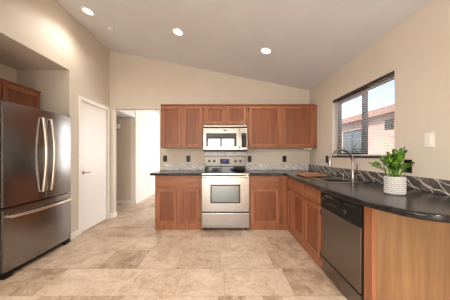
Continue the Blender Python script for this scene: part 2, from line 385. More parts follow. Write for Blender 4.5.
# window on the right wall
win = thing('window_1', 'dark bronze sliding window in the right wall', 'window', (XR + .1, 2.44, 1.17)); win['kind'] = 'structure'
f = MB(); Xw0, Xw1 = XR + .075, XR + .12
f.box(Xw0, Xw1, 1.926, 1.96, 1.171, 2.021); f.box(Xw0, Xw1, 2.975, 3.009, 1.171, 2.021); f.box(Xw0, Xw1, 1.926, 3.009, 1.985, 2.021); f.box(Xw0, Xw1, 1.926, 3.009, 1.171, 1.21)
f.build('window_frame', 'bronze', win, smooth=False)
s_ = MB(); s_.box(Xw0 - .012, Xw1 - .01, 2.425, 2.468, 1.20, 1.99); s_.box(Xw0 - .012, Xw0 + .01, 2.46, 2.98, 1.2, 1.235); s_.box(Xw0 - .012, Xw0 + .01, 2.46, 2.98, 1.955, 1.99); s_.box(Xw0 - .012, Xw0 + .01, 2.95, 2.98, 1.2, 1.99)
s_.build('sash', 'bronze', win, smooth=False)
box(Xw0 + .018, Xw0 + .023, 1.955, 2.98, 1.205, 1.99).build('pane', 'glass', win, smooth=False)
struct(box(XR - .012, XR + .074, 1.9255, 3.0095, 1.1705, 1.193, bev=.003).build('trim_2', 'bronze'), 'dark sill under the kitchen window', 'sill')
# blind
bl = thing('window_blind', 'white mini blind with dark headrail hanging in the window over the sink', 'blind', (XR + .035, 2.44, 2.02))
box(XR + .002, XR + .045, 1.928, 3.007, 1.988, 2.0205, bev=.002).build('head_rail', 'bronze', bl)
sl = MB()
for i in range(34):
    z = 1.966 - i * .0222; t = R(-6)
    cx = XR + .026; hw = .0115
    dx, dz = hw * math.cos(t), hw * math.sin(t)
    sl.prism([(cx - dx, 1.938, z - dz), (cx + dx, 1.938, z + dz), (cx + dx - .0003, 1.938, z + dz + .0009), (cx, 1.938, z + .0026), (cx - dx - .0003, 1.938, z - dz + .0009)], (0, .99, 0))
sl.build('slats', 'blind', bl, smooth=False)
cd = MB()
for y in (2.02, 2.41, 2.80):
    for dx in (-.012, .012): cd.cyl((XR + .026 + dx, y, 1.59), (0, 0, 1), .0008, .78, seg=5)
cd.build('ladder_cord', 'blind', bl)
box(XR + .014, XR + .038, 1.938, 2.928, 1.196, 1.212, bev=.002).build('bottom_rail', 'blind', bl)
MB().tube([(XR + .006, 2.885, 1.98), (XR + .004, 2.885, 1.7), (XR + .004, 2.885, 1.42)], .003, seg=6).build('tilt_wand', 'blind', bl)

# outside: ground, neighbour's house, shrub
struct(box(1.8, 14, -6, 26, -.25, -.12).build('ground', 'yard', smooth=False), 'gravel side yard', 'ground')
nh = thing('neighbour_house', 'pink stucco house with tiled eave beyond the window blind', 'house', (5.5, 9, -.12))
wl = MB(); XH = 5.0
wl.box(XH, XH + 4, 2, 22, -.12, 2.5); wl.build('stucco_wall', 'stucco', nh, smooth=False)
rf = MB(); rf.prism([(4.72, 1.5, 2.42), (4.72, 1.5, 2.62), (9.3, 1.5, 3.1), (9.3, 1.5, 2.95)], (0, 21, 0)); rf.build('roof', 'rooftile', nh, smooth=False)
fr = MB(); fr.box(XH - .04, XH + .01, 7.1, 8.25, 1.0, 2.12)
nw = fr.build('house_window', 'bronze', nh, smooth=False)
p = MB(); p.box(XH - .045, XH - .03, 7.16, 7.64, 1.06, 2.06); p.box(XH - .045, XH - .03, 7.70, 8.19, 1.06, 2.06); p.build('pane', 'exteriorglass', nw, smooth=False)
v = MB(); v.box(XH - .03, XH + .01, 5.85, 6.15, 1.98, 2.28)
for i in range(6): v.box(XH - .045, XH - .028, 5.87, 6.13, 2.0 + i * .045, 2.02 + i * .045)
v.build('wall_vent', 'darkgrey', nh, smooth=False)
def leaf(mb, base, d, L, W, droop=.15, fold=.18):
    d = Vector(d).normalized(); up = Vector((0, 0, 1)); sx = d.cross(up)
    if sx.length < .05: sx = Vector((1, 0, 0))
    sx.normalize(); n = sx.cross(d).normalized(); b0 = Vector(base)
    prof = [(0, .12), (.15, .62), (.35, .98), (.55, 1), (.75, .72), (.9, .36), (1, .03)]
    prev = None; th = n * .0012
    for t, w_ in prof:
        c = b0 + d * L * t - up * droop * L * t * t
        row = [c - sx * W * w_ / 2 + n * W * fold * w_, c, c + sx * W * w_ / 2 + n * W * fold * w_]
        vs = [mb.bm.verts.new(q) for q in row] + [mb.bm.verts.new(q - th) for q in row]
        if prev:
            for i in (0, 1):
                mb.bm.faces.new((prev[i], prev[i + 1], vs[i + 1], vs[i])); mb.bm.faces.new((prev[i + 4], prev[i + 3], vs[i + 3], vs[i + 4]))
        prev = vs
sh = thing('shrub', 'green shrub growing outside below the kitchen window blind', 'shrub', (3.0, 4.65, -.12))
stm = MB(); fo = MB(); rnd = random.Random(8)
for i in range(16):
    an = rnd.uniform(0, 6.28); top = Vector((3.0 + .38 * math.cos(an) * rnd.random(), 4.65 + .42 * math.sin(an) * rnd.random(), rnd.uniform(.95, 1.42)))
    b0 = Vector((3.0 + .06 * math.cos(an), 4.65 + .06 * math.sin(an), -.12))
    stm.tube([b0, (b0 + top) / 2 + Vector((.03, .02, 0)), top], [.012, .009, .004], seg=6)
    for k in range(22):
        t = rnd.uniform(.3, 1); q = b0.lerp(top, t); a2 = rnd.uniform(0, 6.28)
        leaf(fo, q, (math.cos(a2), math.sin(a2), rnd.uniform(-.1, .8)), rnd.uniform(.08, .13), .05)
stm.build('stems', 'soil', sh); fo.build('foliage', 'shrub', sh)

# ---------------------------------------------------------------- cabinets
def panel_door(parent, name, plane, a0, a1, z0, z1, out, mat, th=.02, fw=.052, hinge=None, slab=False):
    """framed door with a recessed panel; plane 'y' = front faces -Y at y=out, plane 'x' = faces -X (or +X when out sign given)"""
    ax, pos, sgn = plane, out[0], out[1]      # pos = outer face, sgn = direction inwards
    d = MB()
    def bx(a, b_, c0, c1, p0, p1, bev=.002):
        q0, q1 = pos + sgn * p0, pos + sgn * p1
        if ax == 'y': d.box(a, b_, min(q0, q1), max(q0, q1), c0, c1, bev=bev)
        else: d.box(min(q0, q1), max(q0, q1), a, b_, c0, c1, bev=bev)
    if slab: bx(a0, a1, z0, z1, 0, th, bev=.005)
    else:
        bx(a0, a0 + fw, z0, z1, 0, th, .005); bx(a1 - fw, a1, z0, z1, 0, th, .005)
        bx(a0 + fw, a1 - fw, z0, z0 + fw, 0, th, .005); bx(a0 + fw, a1 - fw, z1 - fw, z1, 0, th, .005)
    o = d.build(name, mat, parent)
    if not slab:
        d = MB(); bx(a0 + fw - .004, a1 - fw + .004, z0 + fw - .004, z1 - fw + .004, .014, th - .001, 0); d.build('recessed_panel', 'woodp', o)
    if hinge:
        for z in (z0 + .06, z1 - .06):
            hb = MB(); aa = a0 - .004 if hinge == 'lo' else a1 + .004
            c = (aa, pos + sgn * .008, z) if ax == 'y' else (pos + sgn * .012, aa, z)
            hb.cyl(c, (0, 0, 1), .0065, .06, seg=10); hb.build('hinge', 'bronze', o)
    return o

def cabinet_y(name, label, x0, x1, z0, z1, yf, yb, doors, drawers=(), frame_mat='wood', group=None, lower=False, cat='cabinet'):
    t = thing(name, label, cat, ((x0 + x1) / 2, (yf + yb) / 2, z0), group)
    box(x0, x1, yf + .02, yb, z0, z1, bev=.001).build('carcass', frame_mat, t, smooth=False)
    ff = MB(); ff.box(x0, x0 + .035, yf, yf + .0199, z0, z1, .001); ff.box(x1 - .035, x1, yf, yf + .0199, z0, z1, .001)
    ff.box(x0 + .035, x1 - .035, yf, yf + .0199, z1 - .035, z1, .001); ff.box(x0 + .035, x1 - .035, yf, yf + .0199, z0, z0 + (.1 if lower else .035), .001)
    if drawers: ff.box(x0 + .035, x1 - .035, yf, yf + .0199, .655, .70, .001)
    ds = sorted(doors)
    for (a, b_, *_), (c, d, *_2) in zip(ds, ds[1:]): ff.box(b_ - .01, c + .01, yf, yf + .0198, z0 + (.1 if lower else .035), (.655 if drawers else z1 - .035), 0)
    ff.build('face_frame', frame_mat, t, smooth=False)
    for a, b_, c0, c1, hg in doors: panel_door(t, 'door', 'y', a, b_, c0, c1, (yf - .0201, 1), 'wood', hinge=hg)
    for a, b_, c0, c1 in drawers: panel_door(t, 'drawer_front', 'y', a, b_, c0, c1, (yf - .0201, 1), 'woodx', slab=True)
    return t
YU = 3.505; Z0u, Z1u = 1.323, 2.074
wl_g = 'wall cabinets on the back wall'
def top_trim(t, x0, x1, z): box(x0 - .006, x1 + .006, YU - .026, YB - .002, z + .0005, z + .014, bev=.003).build('top_moulding', 'woodx', t)
t = cabinet_y('wall_cabinet', 'orange-brown wall cabinet with two doors left of the microwave, nearest the hall opening', -1.09, -.345, Z0u, Z1u, YU, YB - .002,
              [(-1.068, -.735, Z0u + .02, Z1u - .02, 'lo'), (-.695, -.362, Z0u + .02, Z1u - .02, 'hi')], group=wl_g); top_trim(t, -1.086, -.3505, Z1u)
t = cabinet_y('wall_cabinet', 'short wall cabinet with two small doors directly above the microwave', -.3445, .4345, 1.716, Z1u, YU, YB - .002,
              [(-.315, .028, 1.735, Z1u - .02, 'lo'), (.062, .405, 1.735, Z1u - .02, 'hi')], group=wl_g); top_trim(t, -.338, .428, Z1u)
t = cabinet_y('wall_cabinet', 'widest wall cabinet with two broad doors between microwave and right wall', .435, 1.605, Z0u, Z1u, YU, YB - .002,
              [(.452, 1.005, Z0u + .02, Z1u - .02, 'lo'), (1.045, 1.585, Z0u + .02, Z1u - .02, 'hi')], group=wl_g); top_trim(t, .441, 1.60, Z1u)
box(1.6055, 1.6485, YU + .005, YU + .03, Z0u, Z1u).build('filler_strip', 'wood', t, smooth=False)
box(1.44, 1.58, YU + .03, YB - .06, Z0u - .022, Z0u - .0005, bev=.003).build('light_bar', 'white', t)

cabinet_y('base_cabinet', 'base cabinet with one wide drawer over two doors left of the range', -1.09, -.345, .001, .873, YF, YB - .002,
          [(-1.055, -.74, .105, .665, 'lo'), (-.69, -.375, .105, .665, 'hi')], [(-1.055, -.375, .695, .845)], group='base cabinets under the worktops', lower=True)
t = cabinet_y('base_cabinet', 'base cabinet with one drawer over one door right of the range', .4225, .975, .001, .873, YF, YB - .002,
          [(.447, .90, .105, .665, 'hi')], [(.447, .90, .695, .845)], group='base cabinets under the worktops', lower=True)

def cabinet_x(name, label, y0, y1, doors, drawers, cat='cabinet', group='base cabinets under the worktops', xb=XR - .002, hollow=False):
    t = thing(name, label, cat, ((XF + xb) / 2, (y0 + y1) / 2, 0), group)
    if hollow:
        m_ = MB(); m_.box(XF + .02, xb, y0, y0 + .018, .001, .873); m_.box(XF + .02, xb, y1 - .018, y1, .001, .873); m_.box(xb - .012, xb, y0 + .018, y1 - .018, .001, .873); m_.box(XF + .02, xb - .012, y0 + .018, y1 - .018, .001, .02)
        m_.build('carcass', 'wood', t, smooth=False)
    else: box(XF + .02, xb, y0, y1, .001, .873, bev=.001).build('carcass', 'wood', t, smooth=False)
    ff = MB(); ff.box(XF, XF + .0199, y0, y0 + .03, .001, .873, .001); ff.box(XF, XF + .0199, y1 - .03, y1, .001, .873, .001)
    ff.box(XF, XF + .0199, y0 + .03, y1 - .03, .84, .873, .001); ff.box(XF, XF + .0199, y0 + .03, y1 - .03, .655, .70, .001); ff.box(XF, XF + .0199, y0 + .03, y1 - .03, .001, .1, .001)
    ds = sorted(doors)
    for (a, b_, *_), (c, d, *_2) in zip(ds, ds[1:]): ff.box(XF, XF + .0198, b_ - .01, c + .01, .1, .655, 0); ff.box(XF, XF + .0198, b_ - .01, c + .01, .70, .84, 0)
    ff.build('face_frame', 'wood', t, smooth=False)
    for a, b_, c0, c1, hg in doors: panel_door(t, 'door', 'x', a, b_, c0, c1, (XF - .0201, 1), 'wood', hinge=hg)
    for a, b_, c0, c1 in drawers: panel_door(t, 'drawer_front', 'x', a, b_, c0, c1, (XF - .0201, 1), 'woody', slab=True)
    return t
t = cabinet_x('base_cabinet', 'sink base cabinet with two doors and two drawer fronts beside the dishwasher', 2.088, 2.945,
              [(2.105, 2.495, .105, .665, 'lo'), (2.535, 2.925, .105, .665, 'hi')], [(2.105, 2.495, .695, .845), (2.535, 2.925, .695, .845)], hollow=True)
cn = cabinet_x('base_cabinet', 'narrow corner base cabinet with one slim door in the inside corner', 2.946, YF - .022,
              [(2.965, 3.15, .105, .665, None)], [(2.965, 3.15, .695, .845)])
box(XF - .0599, XF + .03, YF, YF + .019, .001, .873).build('corner_filler', 'wood', cn, smooth=False)
# peninsula end: filler stile and the oak panel
pe = thing('end_panel', 'light golden oak panel closing the end of the counter run beside the dishwasher', 'cabinet panel', (1.34, 1.43, 0))
box(XF + .03, XR - .002, 1.389, 1.409, .001, .873, bev=.001).build('panel', 'oak', pe, smooth=False)
st = box(XF, XF + .0295, 1.389, 1.470, .001, .873, bev=.002).build('corner_stile', 'wood', pe); st['label'] = 'reddish corner stile'

# cabinet over the refrigerator (in the alcove, faces +X)
XA = -2.575
fc = thing('wall_cabinet', 'orange-brown wall cabinet inside the alcove above the refrigerator', 'cabinet', (-2.74, 2.31, 1.76))
box(XL - .738, XA - .02, 1.81, 2.815, 1.76, Z1u, bev=.001).build('carcass', 'wood', fc, smooth=False)
box(XA - .0199, XA - .0005, 1.81, 2.815, 1.76, Z1u, bev=.001).build('face_frame', 'wood', fc, smooth=False)
for a, b_ in ((1.83, 2.30), (2.325, 2.795)): panel_door(fc, 'door', 'x', a, b_, 1.775, Z1u - .025, (XA + .02, -1), 'wood', hinge=None)
box(XL - .736, XA + .026, 1.812, 2.813, Z1u + .0005, Z1u + .014, bev=.003).build('top_moulding', 'woody', fc)

# ---------------------------------------------------------------- worktops
def slab2d(name, splines, z, th, mat, bev=.012):
    cu = bpy.data.curves.new(name, 'CURVE'); cu.dimensions = '2D'; cu.fill_mode = 'BOTH'
    cu.extrude = th / 2 - bev; cu.bevel_depth = bev; cu.bevel_resolution = 3; cu.offset = -bev
    cx = sum(p[0] for p in splines[0]) / len(splines[0]); cy = sum(p[1] for p in splines[0]) / len(splines[0])
    for pts in splines:
        sp = cu.splines.new('POLY'); sp.points.add(len(pts) - 1)
        for q, p in zip(sp.points, pts): q.co = (p[0] - cx, p[1] - cy, 0, 1)
        sp.use_cyclic_u = True
    tmp = bpy.data.objects.new('tmp', cu); COL.objects.link(tmp)
    dg = bpy.context.evaluated_depsgraph_get(); dg.update()
    me = bpy.data.meshes.new_from_object(tmp.evaluated_get(dg)); bpy.data.objects.remove(tmp)
    for v in me.vertices: v.co.z += th / 2
    me.materials.clear(); me.materials.append(M[mat])
    for p in me.polygons: p.use_smooth = True
    try: me.set_sharp_from_angle(angle=R(40))
    except Exception: pass
    o = bpy.data.objects.new(name, me); COL.objects.link(o); o.location = (cx, cy, z); return o
def arc(cx, cy, r, a0, a1, n=8): return [(cx + r * math.cos(R(a0 + (a1 - a0) * i / n)), cy + r * math.sin(R(a0 + (a1 - a0) * i / n))) for i in range(n + 1)]
def catmull(P, n=6):
    out = []
    for i in range(len(P) - 1):
        p0 = P[max(i - 1, 0)]; p1 = P[i]; p2 = P[i + 1]; p3 = P[min(i + 2, len(P) - 1)]
        for k in range(n):
            t = k / n
            out.append(tuple(.5 * (2 * p1[j] + (p2[j] - p0[j]) * t + (2 * p0[j] - 5 * p1[j] + 4 * p2[j] - p3[j]) * t * t + (-p0[j] + 3 * p1[j] - 3 * p2[j] + p3[j]) * t ** 3) for j in (0, 1)))
    return out + [P[-1]]
YE = 3.168; ZT0 = .8745
w1 = slab2d('worktop', [[(-.3425, YE), (-.3425, YB - .001)] + [(-1.17, YB - .001)] + arc(-1.14, YE + .03, .03, 180, 270, 6)], ZT0, .0395, 'counter')
tag(w1, 'short dark stone-look worktop left of the range', 'worktop', 'dark worktops')
edge = catmull([(.985, 3.06), (.955, 2.75), (.918, 2.3), (.893, 1.9), (.884, 1.65), (.896, 1.40), (.925, 1.21), (.975, 1.07), (1.06, .985), (1.2, .94), (1.40, .915), (XR - .001, .905)])
outline = [(XR - .001, YB - .001), (.4225, YB - .001), (.4225, YE)] + [(.93, YE)] + [(.965, 3.155), (.98, 3.12)] + edge
SX0, SX1, SY0, SY1 = 1.11, 1.475, 2.095, 2.78
hole = []
for (cx, cy, a) in ((SX1 - .04, SY1 - .04, 0), (SX0 + .04, SY1 - .04, 90), (SX0 + .04, SY0 + .04, 180), (SX1 - .04, SY0 + .04, 270)): hole += arc(cx, cy, .04, a, a + 90, 5)
w2 = slab2d('worktop', [outline, hole], ZT0, .0395, 'counter')
tag(w2, 'long L-shaped dark worktop with bowed front edge holding sink and plant', 'worktop', 'dark worktops')

# backsplashes
tag(box(-1.165, -.345, YB - .02, YB - .001, ZC + .001, 1.026, bev=.003).build('backsplash', 'splash_b'), 'silver-grey veined backsplash strip left of the range', 'backsplash', 'backsplash strips')
tag(box(.425, XR - .022, YB - .02, YB - .001, ZC + .001, 1.026, bev=.003).build('backsplash', 'splash_b'), 'silver-grey veined backsplash strip between range and right wall', 'backsplash', 'backsplash strips')
tag(box(XR - .02, XR - .001, .906, YB - .001, ZC + .001, 1.022, bev=.003).build('backsplash', 'splash'), 'dark white-veined backsplash strip along the right wall under the window', 'backsplash', 'backsplash strips')
tag(box(-.3425, .4205, YB - .008, YB - .001, .92, 1.258).build('splash_panel', 'marble'), 'pale marble wall panel between range and microwave', 'wall panel')

# ---------------------------------------------------------------- range
rg = thing('range', 'stainless steel electric range with black glass cooktop between the base cabinets', 'stove', (.04, 3.46, 0))
X0, X1 = -.339, .419; YR = 3.175
box(X0, X1, YR + .035, YB - .03, .03, .905, bev=.003).build('body', 'darkgrey', rg)
ct = box(X0 - .0, X1, YR + .002, YB - .065, .906, .922, bev=.005).build('cooktop', 'blackgloss', rg)
for x, y, r in ((-.14, 3.33, .105), (.22, 3.33, .085), (-.14, 3.58, .08), (.22, 3.58, .1)):
    rb = MB(); rb.lathe((x, y, .9222), [(r, 0), (r, .0004), (r - .004, .0004), (r - .004, 0)], 36)
    rb.build('burner_ring', 'darkgrey', ct)
box(X0, X1, YR - .004, YR + .012, .884, .912, bev=.004).build('front_trim', 'steel', rg)
od = box(X0 + .002, X1 - .002, YR - .012, YR + .034, .302, .850, bev=.006).build('oven_door', 'steel', rg)
wf = box(-.20, .275, YR - .0165, YR - .011, .44, .735, bev=.002).build('window_surround', 'darkgrey', od)
box(-.18, .255, YR - .0185, YR - .016, .46, .715, bev=.001).build('oven_window', 'ovenglass', od)
hd = MB(); hd.tube([(X0 + .02, YR - .05, .866), (X1 - .02, YR - .05, .866)], .0125, seg=12)
for x in (X0 + .05, X1 - .05): hd.tube([(x, YR - .008, .835), (x, YR - .03, .86), (x, YR - .048, .866)], .009)
hd.build('handle', 'handle', od)
dr = box(X0 + .002, X1 - .002, YR - .012, YR + .034, .045, .284, bev=.006).build('storage_drawer', 'steel', rg)
box(X0 + .06, X1 - .06, YR - .022, YR - .011, .262, .279, bev=.003).build('drawer_grip', 'steel', dr)
for x in (X0 + .05, X1 - .05):
    for y in (YR + .07, YB - .1): MB().cyl((x, y, .0155), (0, 0, 1), .02, .03).build('leg', 'black', rg)
cp = MB(); cp.prism([(X0 + .005, 3.735, .923), (X0 + .005, 3.722, 1.0), (X0 + .005, 3.724, 1.175), (X0 + .005, 3.745, 1.185), (X0 + .005, YB - .012, 1.185), (X0 + .005, YB - .012, .923)], (X1 - X0 - .01, 0, 0), bev=.002)
cp = cp.build('control_panel', 'steel_panel', rg)
box(X0 + .01, X1 - .01, 3.705, 3.7335, .9225, .985, bev=.002).build('panel_base', 'blackgloss', rg)
def knob(x, z):
    k = MB(); yy = 3.722
    k.cyl((x, yy - .012, z), (0, -1, 0), .024, .024, r2=.018, bev=.002); k.box(x - .003, x + .003, yy - .027, yy - .02, z - .018, z + .018, bev=.001)
    k.build('knob', 'black', cp)
for x in (-.255, -.165, .235, .325): knob(x, 1.085)
box(-.055, .12, 3.718, 3.73, 1.035, 1.125, bev=.002).build('display_panel', 'black', cp)
box(.005, .06, 3.7155, 3.7185, 1.082, 1.105).build('clock_display', 'blue', cp)

# ---------------------------------------------------------------- microwave
mw = thing('microwave', 'stainless over-the-range microwave mounted under the short wall cabinet', 'microwave', (.04, 3.6, 1.26))
YM = 3.425; m0, m1 = -.338, .418
box(m0, m1, YM + .035, YB - .002, 1.265, 1.7145, bev=.002).build('body', 'darkgrey', mw)
g = MB(); g.box(m0, m1, YM, YM + .034, 1.686, 1.7135, bev=.004); g = g.build('top_vent', 'steel', mw)
box(m0 + .004, m1 - .004, YM + .004, YM + .034, 1.664, 1.686).build('vent_slot', 'black', mw)
md = box(m0, .272, YM - .006, YM + .034, 1.291, 1.663, bev=.005).build('door', 'steel', mw)
box(-.29, .235, YM - .010, YM - .0055, 1.345, 1.575, bev=.002).build('door_window', 'mwglass', md)
hh = MB(); hh.tube([(.283, YM - .012, 1.32), (.283, YM - .042, 1.345), (.283, YM - .046, 1.48), (.283, YM - .042, 1.615), (.283, YM - .012, 1.64)], .0095, seg=12)
hh.build('handle', 'handle', md)
cpn = box(.273, m1, YM - .004, YM + .034, 1.291, 1.663, bev=.004).build('control_panel', 'steel', mw)
kp = box(.315, .402, YM - .009, YM - .0035, 1.33, 1.575, bev=.002).build('keypad', 'blackgloss', cpn)
bt = MB()
for i in range(5):
    for j in range(3): bt.box(.326 + j * .024, .342 + j * .024, YM - .0108, YM - .0088, 1.35 + i * .03, 1.366 + i * .03, bev=.001)
bt.build('buttons', 'darkgrey', kp)
box(.326, .392, YM - .0105, YM - .0088, 1.525, 1.558).build('clock_display', 'mwglass', kp)
box(.005, .07, YM - .008, YM - .0055, 1.615, 1.63, bev=.001).build('badge', 'darkgrey', md)
box(m0, m1, YM - .002, YM + .034, 1.262, 1.290, bev=.004).build('bottom_grille', 'black', mw)

# ---------------------------------------------------------------- refrigerator
XFR = -2.085; f0, f1 = 1.905, 2.775
fr = thing('refrigerator', 'tall stainless french-door refrigerator with bottom freezer standing in the alcove', 'refrigerator', (-2.5, 2.33, 0))
box(XL - .66, XFR - .075, f0 + .004, f1 - .004, .03, 1.71, bev=.006).build('body', 'darkgrey', fr)
mid = 2.355
def fdoor(name, y0, y1, z0, z1):
    t = MB(); n = 10; poly = []
    for i in range(n + 1):
        y = y0 + (y1 - y0) * i / n; yy = (y - f0) / (f1 - f0); poly.append((XFR - .02 + .02 * (1 - (2 * yy - 1) ** 2), y, z0))
    poly += [(XFR - .068, y1, z0), (XFR - .068, y0, z0)]
    t.prism(poly, (0, 0, z1 - z0), bev=.008); return t.build(name, 'steel_f', fr)
dl = fdoor('door', f0, mid - .003, .695, 1.728); dr_ = fdoor('door', mid + .003, f1, .695, 1.728); fz = fdoor('freezer_drawer', f0, f1, .065, .68)
for dd, y in ((dl, mid - .055), (dr_, mid + .055)):
    pts = [(XFR - .005, y, 1.63)] + [(XFR + .008 + .046 * math.sin(math.pi * (.06 + .88 * i / 10)), y, 1.63 - (1.63 - .79) * i / 10) for i in range(11)] + [(XFR - .005, y, .79)]
    MB().tube(pts, [.012] + [.0145] * 11 + [.012], seg=12).build('handle', 'handle', dd)
pts = [(XFR - .016, f0 + .05, .60)] + [(XFR + .0 + .05 * math.sin(math.pi * (.06 + .88 * i / 12)), f0 + .05 + (f1 - f0 - .10) * i / 12, .60) for i in range(13)] + [(XFR - .016, f1 - .05, .60)]
MB().tube(pts, [.011] + [.0155] * 13 + [.011], seg=12).build('handle', 'handle', fz)
for y in (f0 + .06, f1 - .06): 
    MB().box(XFR - .09, XFR - .02, y - .045, y + .045, .001, .06, bev=.008).build('foot', 'black', fr)
box(XFR - .10, XFR - .05, f0 + .11, f1 - .11, .012, .062, bev=.003).build('base_grille', 'black', fr)
for y in (f0 + .03, f1 - .03): box(XFR - .13, XFR - .03, y - .025, y + .025, 1.729, 1.742, bev=.003).build('hinge_cover', 'darkgrey', fr)
bd = MB(); 
for i in range(7): bd.box(XFR - .006, XFR - .0025, 2.60 + i * .009, 2.606 + i * .009, 1.655, 1.655 + (.012, .008, .008, .011, .008, .008, .009)[i])
bd.build('badge', 'handle', dr_)

# ---------------------------------------------------------------- dishwasher
dw = thing('dishwasher', 'stainless dishwasher with black control strip between sink cabinet and oak end panel', 'dishwasher', (1.3, 1.775, 0))
d0, d1 = 1.474, 2.084
box(XF - .001, XR - .04, d0 + .002, d1 - .002, .01, .868, bev=.002).build('body', 'black', dw)
box(XF - .012, XF + .019, d0 + .014, d1 - .014, .170, .660, bev=.005).build('door_panel', 'steel_dw', dw)
cpd = box(XF - .020, XF + .019, d0 + .005, d1 - .005, .668, .866, bev=.006).build('control_panel', 'black', dw)
box(XF - .0225, XF - .0195, d0 + .03, d1 - .03, .79, .815, bev=.001).build('grip_recess', 'blackgloss', cpd)
kb = MB(); kb.cyl((XF - .027, 1.655, .74), (1, 0, 0), .019, .014, bev=.002); kb.build('dial', 'darkgrey', cpd)
for i in range(5): box(XF - .0235, XF - .0195, 1.80 + i * .035, 1.822 + i * .035, .733, .745, bev=.001).build('button', 'darkgrey', cpd)
box(XF - .0215, XF - .0195, 2.0, 2.05, .76, .766).build('badge', 'handle', cpd)
box(XF - .008, XF + .019, d0 + .014, d1 - .014, .012, .152, bev=.003).build('kick_plate', 'steel_dw', dw)

# ---------------------------------------------------------------- sink and faucet
sk = thing('sink', 'stainless steel double-bowl sink set in the worktop below the window', 'sink', (1.29, 2.44, .74))
b2 = MB()
def bowl(x0, x1, y0, y1, zb):
    t = .004; zt = ZC + .002
    b2.box(x0 + t, x1 - t, y0 + t, y1 - t, zb, zb + t); b2.box(x0, x0 + t, y0, y1, zb, zt); b2.box(x1 - t, x1, y0, y1, zb, zt); b2.box(x0 + t, x1 - t, y0, y0 + t, zb, zt); b2.box(x0 + t, x1 - t, y1 - t, y1, zb, zt)
bowl(SX0 + .02, SX1 - .05, SY0 + .02, 2.42, .74); bowl(SX0 + .02, SX1 - .05, 2.45, SY1 - .02, .74)
b2.build('bowl', 'steel', sk, smooth=False)
rm = MB(); z0, z1 = ZC + .0005, ZC + .006
rm.box(SX0 - .018, SX0 + .022, SY0 - .018, SY1 + .018, z0, z1, .002); rm.box(SX1 - .052, SX1 + .008, SY0 - .018, SY1 + .018, z0, z1, .002)
rm.box(SX0 + .02, SX1 - .05, SY0 - .018, SY0 + .022, z0, z1, .002); rm.box(SX0 + .02, SX1 - .05, SY1 - .022, SY1 + .018, z0, z1, .002); rm.box(SX0 + .02, SX1 - .05, 2.418, 2.452, z0, z1, .002)
rm.build('rim', 'steel', sk)
for y in (2.26, 2.61): MB().cyl((1.28, y, .746), (0, 0, 1), .04, .004).build('drain', 'darkgrey', sk)
fa = thing('faucet', 'brushed nickel gooseneck faucet with side lever standing behind the sink', 'faucet', (1.52, 2.34, ZC))
fx, fy = 1.52, 2.34
MB().lathe((fx, fy, ZC + .0005), [(.03, 0), (.03, .006), (.024, .012), (.022, .07), (.019, .10), (.0135, .115)], 24).build('base', 'chrome', fa)
pts = [(fx, fy, ZC + .1), (fx, fy, ZC + .2)] + [(fx - .135 + .135 * math.cos(R(a)), fy, ZC + .215 + .135 * math.sin(R(a))) for a in range(0, 171, 15)]
MB().tube(pts, .014, seg=12).build('spout', 'chrome', fa)
e = pts[-1]
MB().tube([e, (e[0] - .004, fy, e[2] - .03), (e[0] - .004, fy, e[2] - .085)], [.013, .0155, .0165], seg=14).build('spray_head', 'chrome', fa)
MB().tube([(fx, fy - .015, ZC + .075), (fx, fy - .045, ZC + .08), (fx + .004, fy - .06, ZC + .11), (fx + .006, fy - .07, ZC + .19)], [.012, .011, .007, .006], seg=10).build('lever_handle', 'chrome', fa)
sd = thing('soap_dispenser', 'small dark nickel soap dispenser standing beside the faucet', 'soap dispenser', (1.545, 2.56, ZC))
MB().lathe((1.545, 2.56, ZC + .0005), [(.02, 0), (.02, .006), (.011, .01), (.010, .05)], 16).build('base', 'chrome', sd)
MB().tube([(1.545, 2.56, ZC + .05), (1.545, 2.56, ZC + .068), (1.52, 2.56, ZC + .074), (1.475, 2.56, ZC + .068)], [.009, .008, .006, .005], seg=8).build('pump_spout', 'chrome', sd)

# cutting board
cb = thing('cutting_board', 'brown wooden cutting board lying on the worktop at the far end of the sink', 'cutting board', (1.26, 2.84, ZC))
bq = MB(); bq.prism([(1.055, 2.60, ZC + .0075), (1.395, 2.66, ZC + .0075), (1.44, 3.08, ZC + .0075), (1.09, 3.02, ZC + .0075)], (0, 0, .018), bev=.005); bq.build('board', 'board', cb)
bq = MB(); bq.tube([(1.12, 2.66, ZC + .0262), (1.35, 2.70, ZC + .0262), (1.385, 3.03, ZC + .0262), (1.135, 2.98, ZC + .0262), (1.12, 2.66, ZC + .0262)], .0022, seg=6); bq.build('juice_groove', 'bronze', cb)

# ---------------------------------------------------------------- potted plant
PX, PY = 1.290, 1.502
pp = thing('potted_plant', 'glossy green leafy plant in a white textured pot on the worktop', 'plant', (PX, PY, ZC))
pt = MB(); pt.lathe((PX, PY, ZC + .0005), [(.057, 0), (.0605, .003), (.062, .01), (.063, .125), (.063, .131), (.057, .131), (.056, .11)], 48)
pt = pt.build('pot', 'potbase', pp); rb_ = MB(); rb_.lathe((PX, PY, ZC + .123), [(.0632, 0), (.0645, .002), (.0645, .008), (.062, .009), (.058, .008), (.0575, 0)], 48); rb_.build('rim', 'pot', pt)
rl = MB()
for k in range(8):          # relief of small raised bricks around the pot
    for i in range(26):
        a = 2 * math.pi * (i + .5 * (k % 2)) / 22; z = ZC + .012 + k * .0138; rr = .0622
        c = Vector((PX + rr * math.cos(a), PY + rr * math.sin(a), z + .0045))
        t = bmesh.new(); bmesh.ops.create_cube(t, size=1)
        for v in t.verts: v.co = Vector((v.co.x * .005, v.co.y * .0135, v.co.z * .0095))
        bmesh.ops.bevel(t, geom=t.edges[:], offset=.0015, segments=1, affect='EDGES')
        rl._add(t, Matrix.Translation(c) @ Matrix.Rotation(a, 4, 'Z'))
rl.build('relief_pattern', 'pot', pt)
MB().cyl((PX, PY, ZC + .106), (0, 0, 1), .0555, .012, seg=32).build('soil', 'soil', pp)
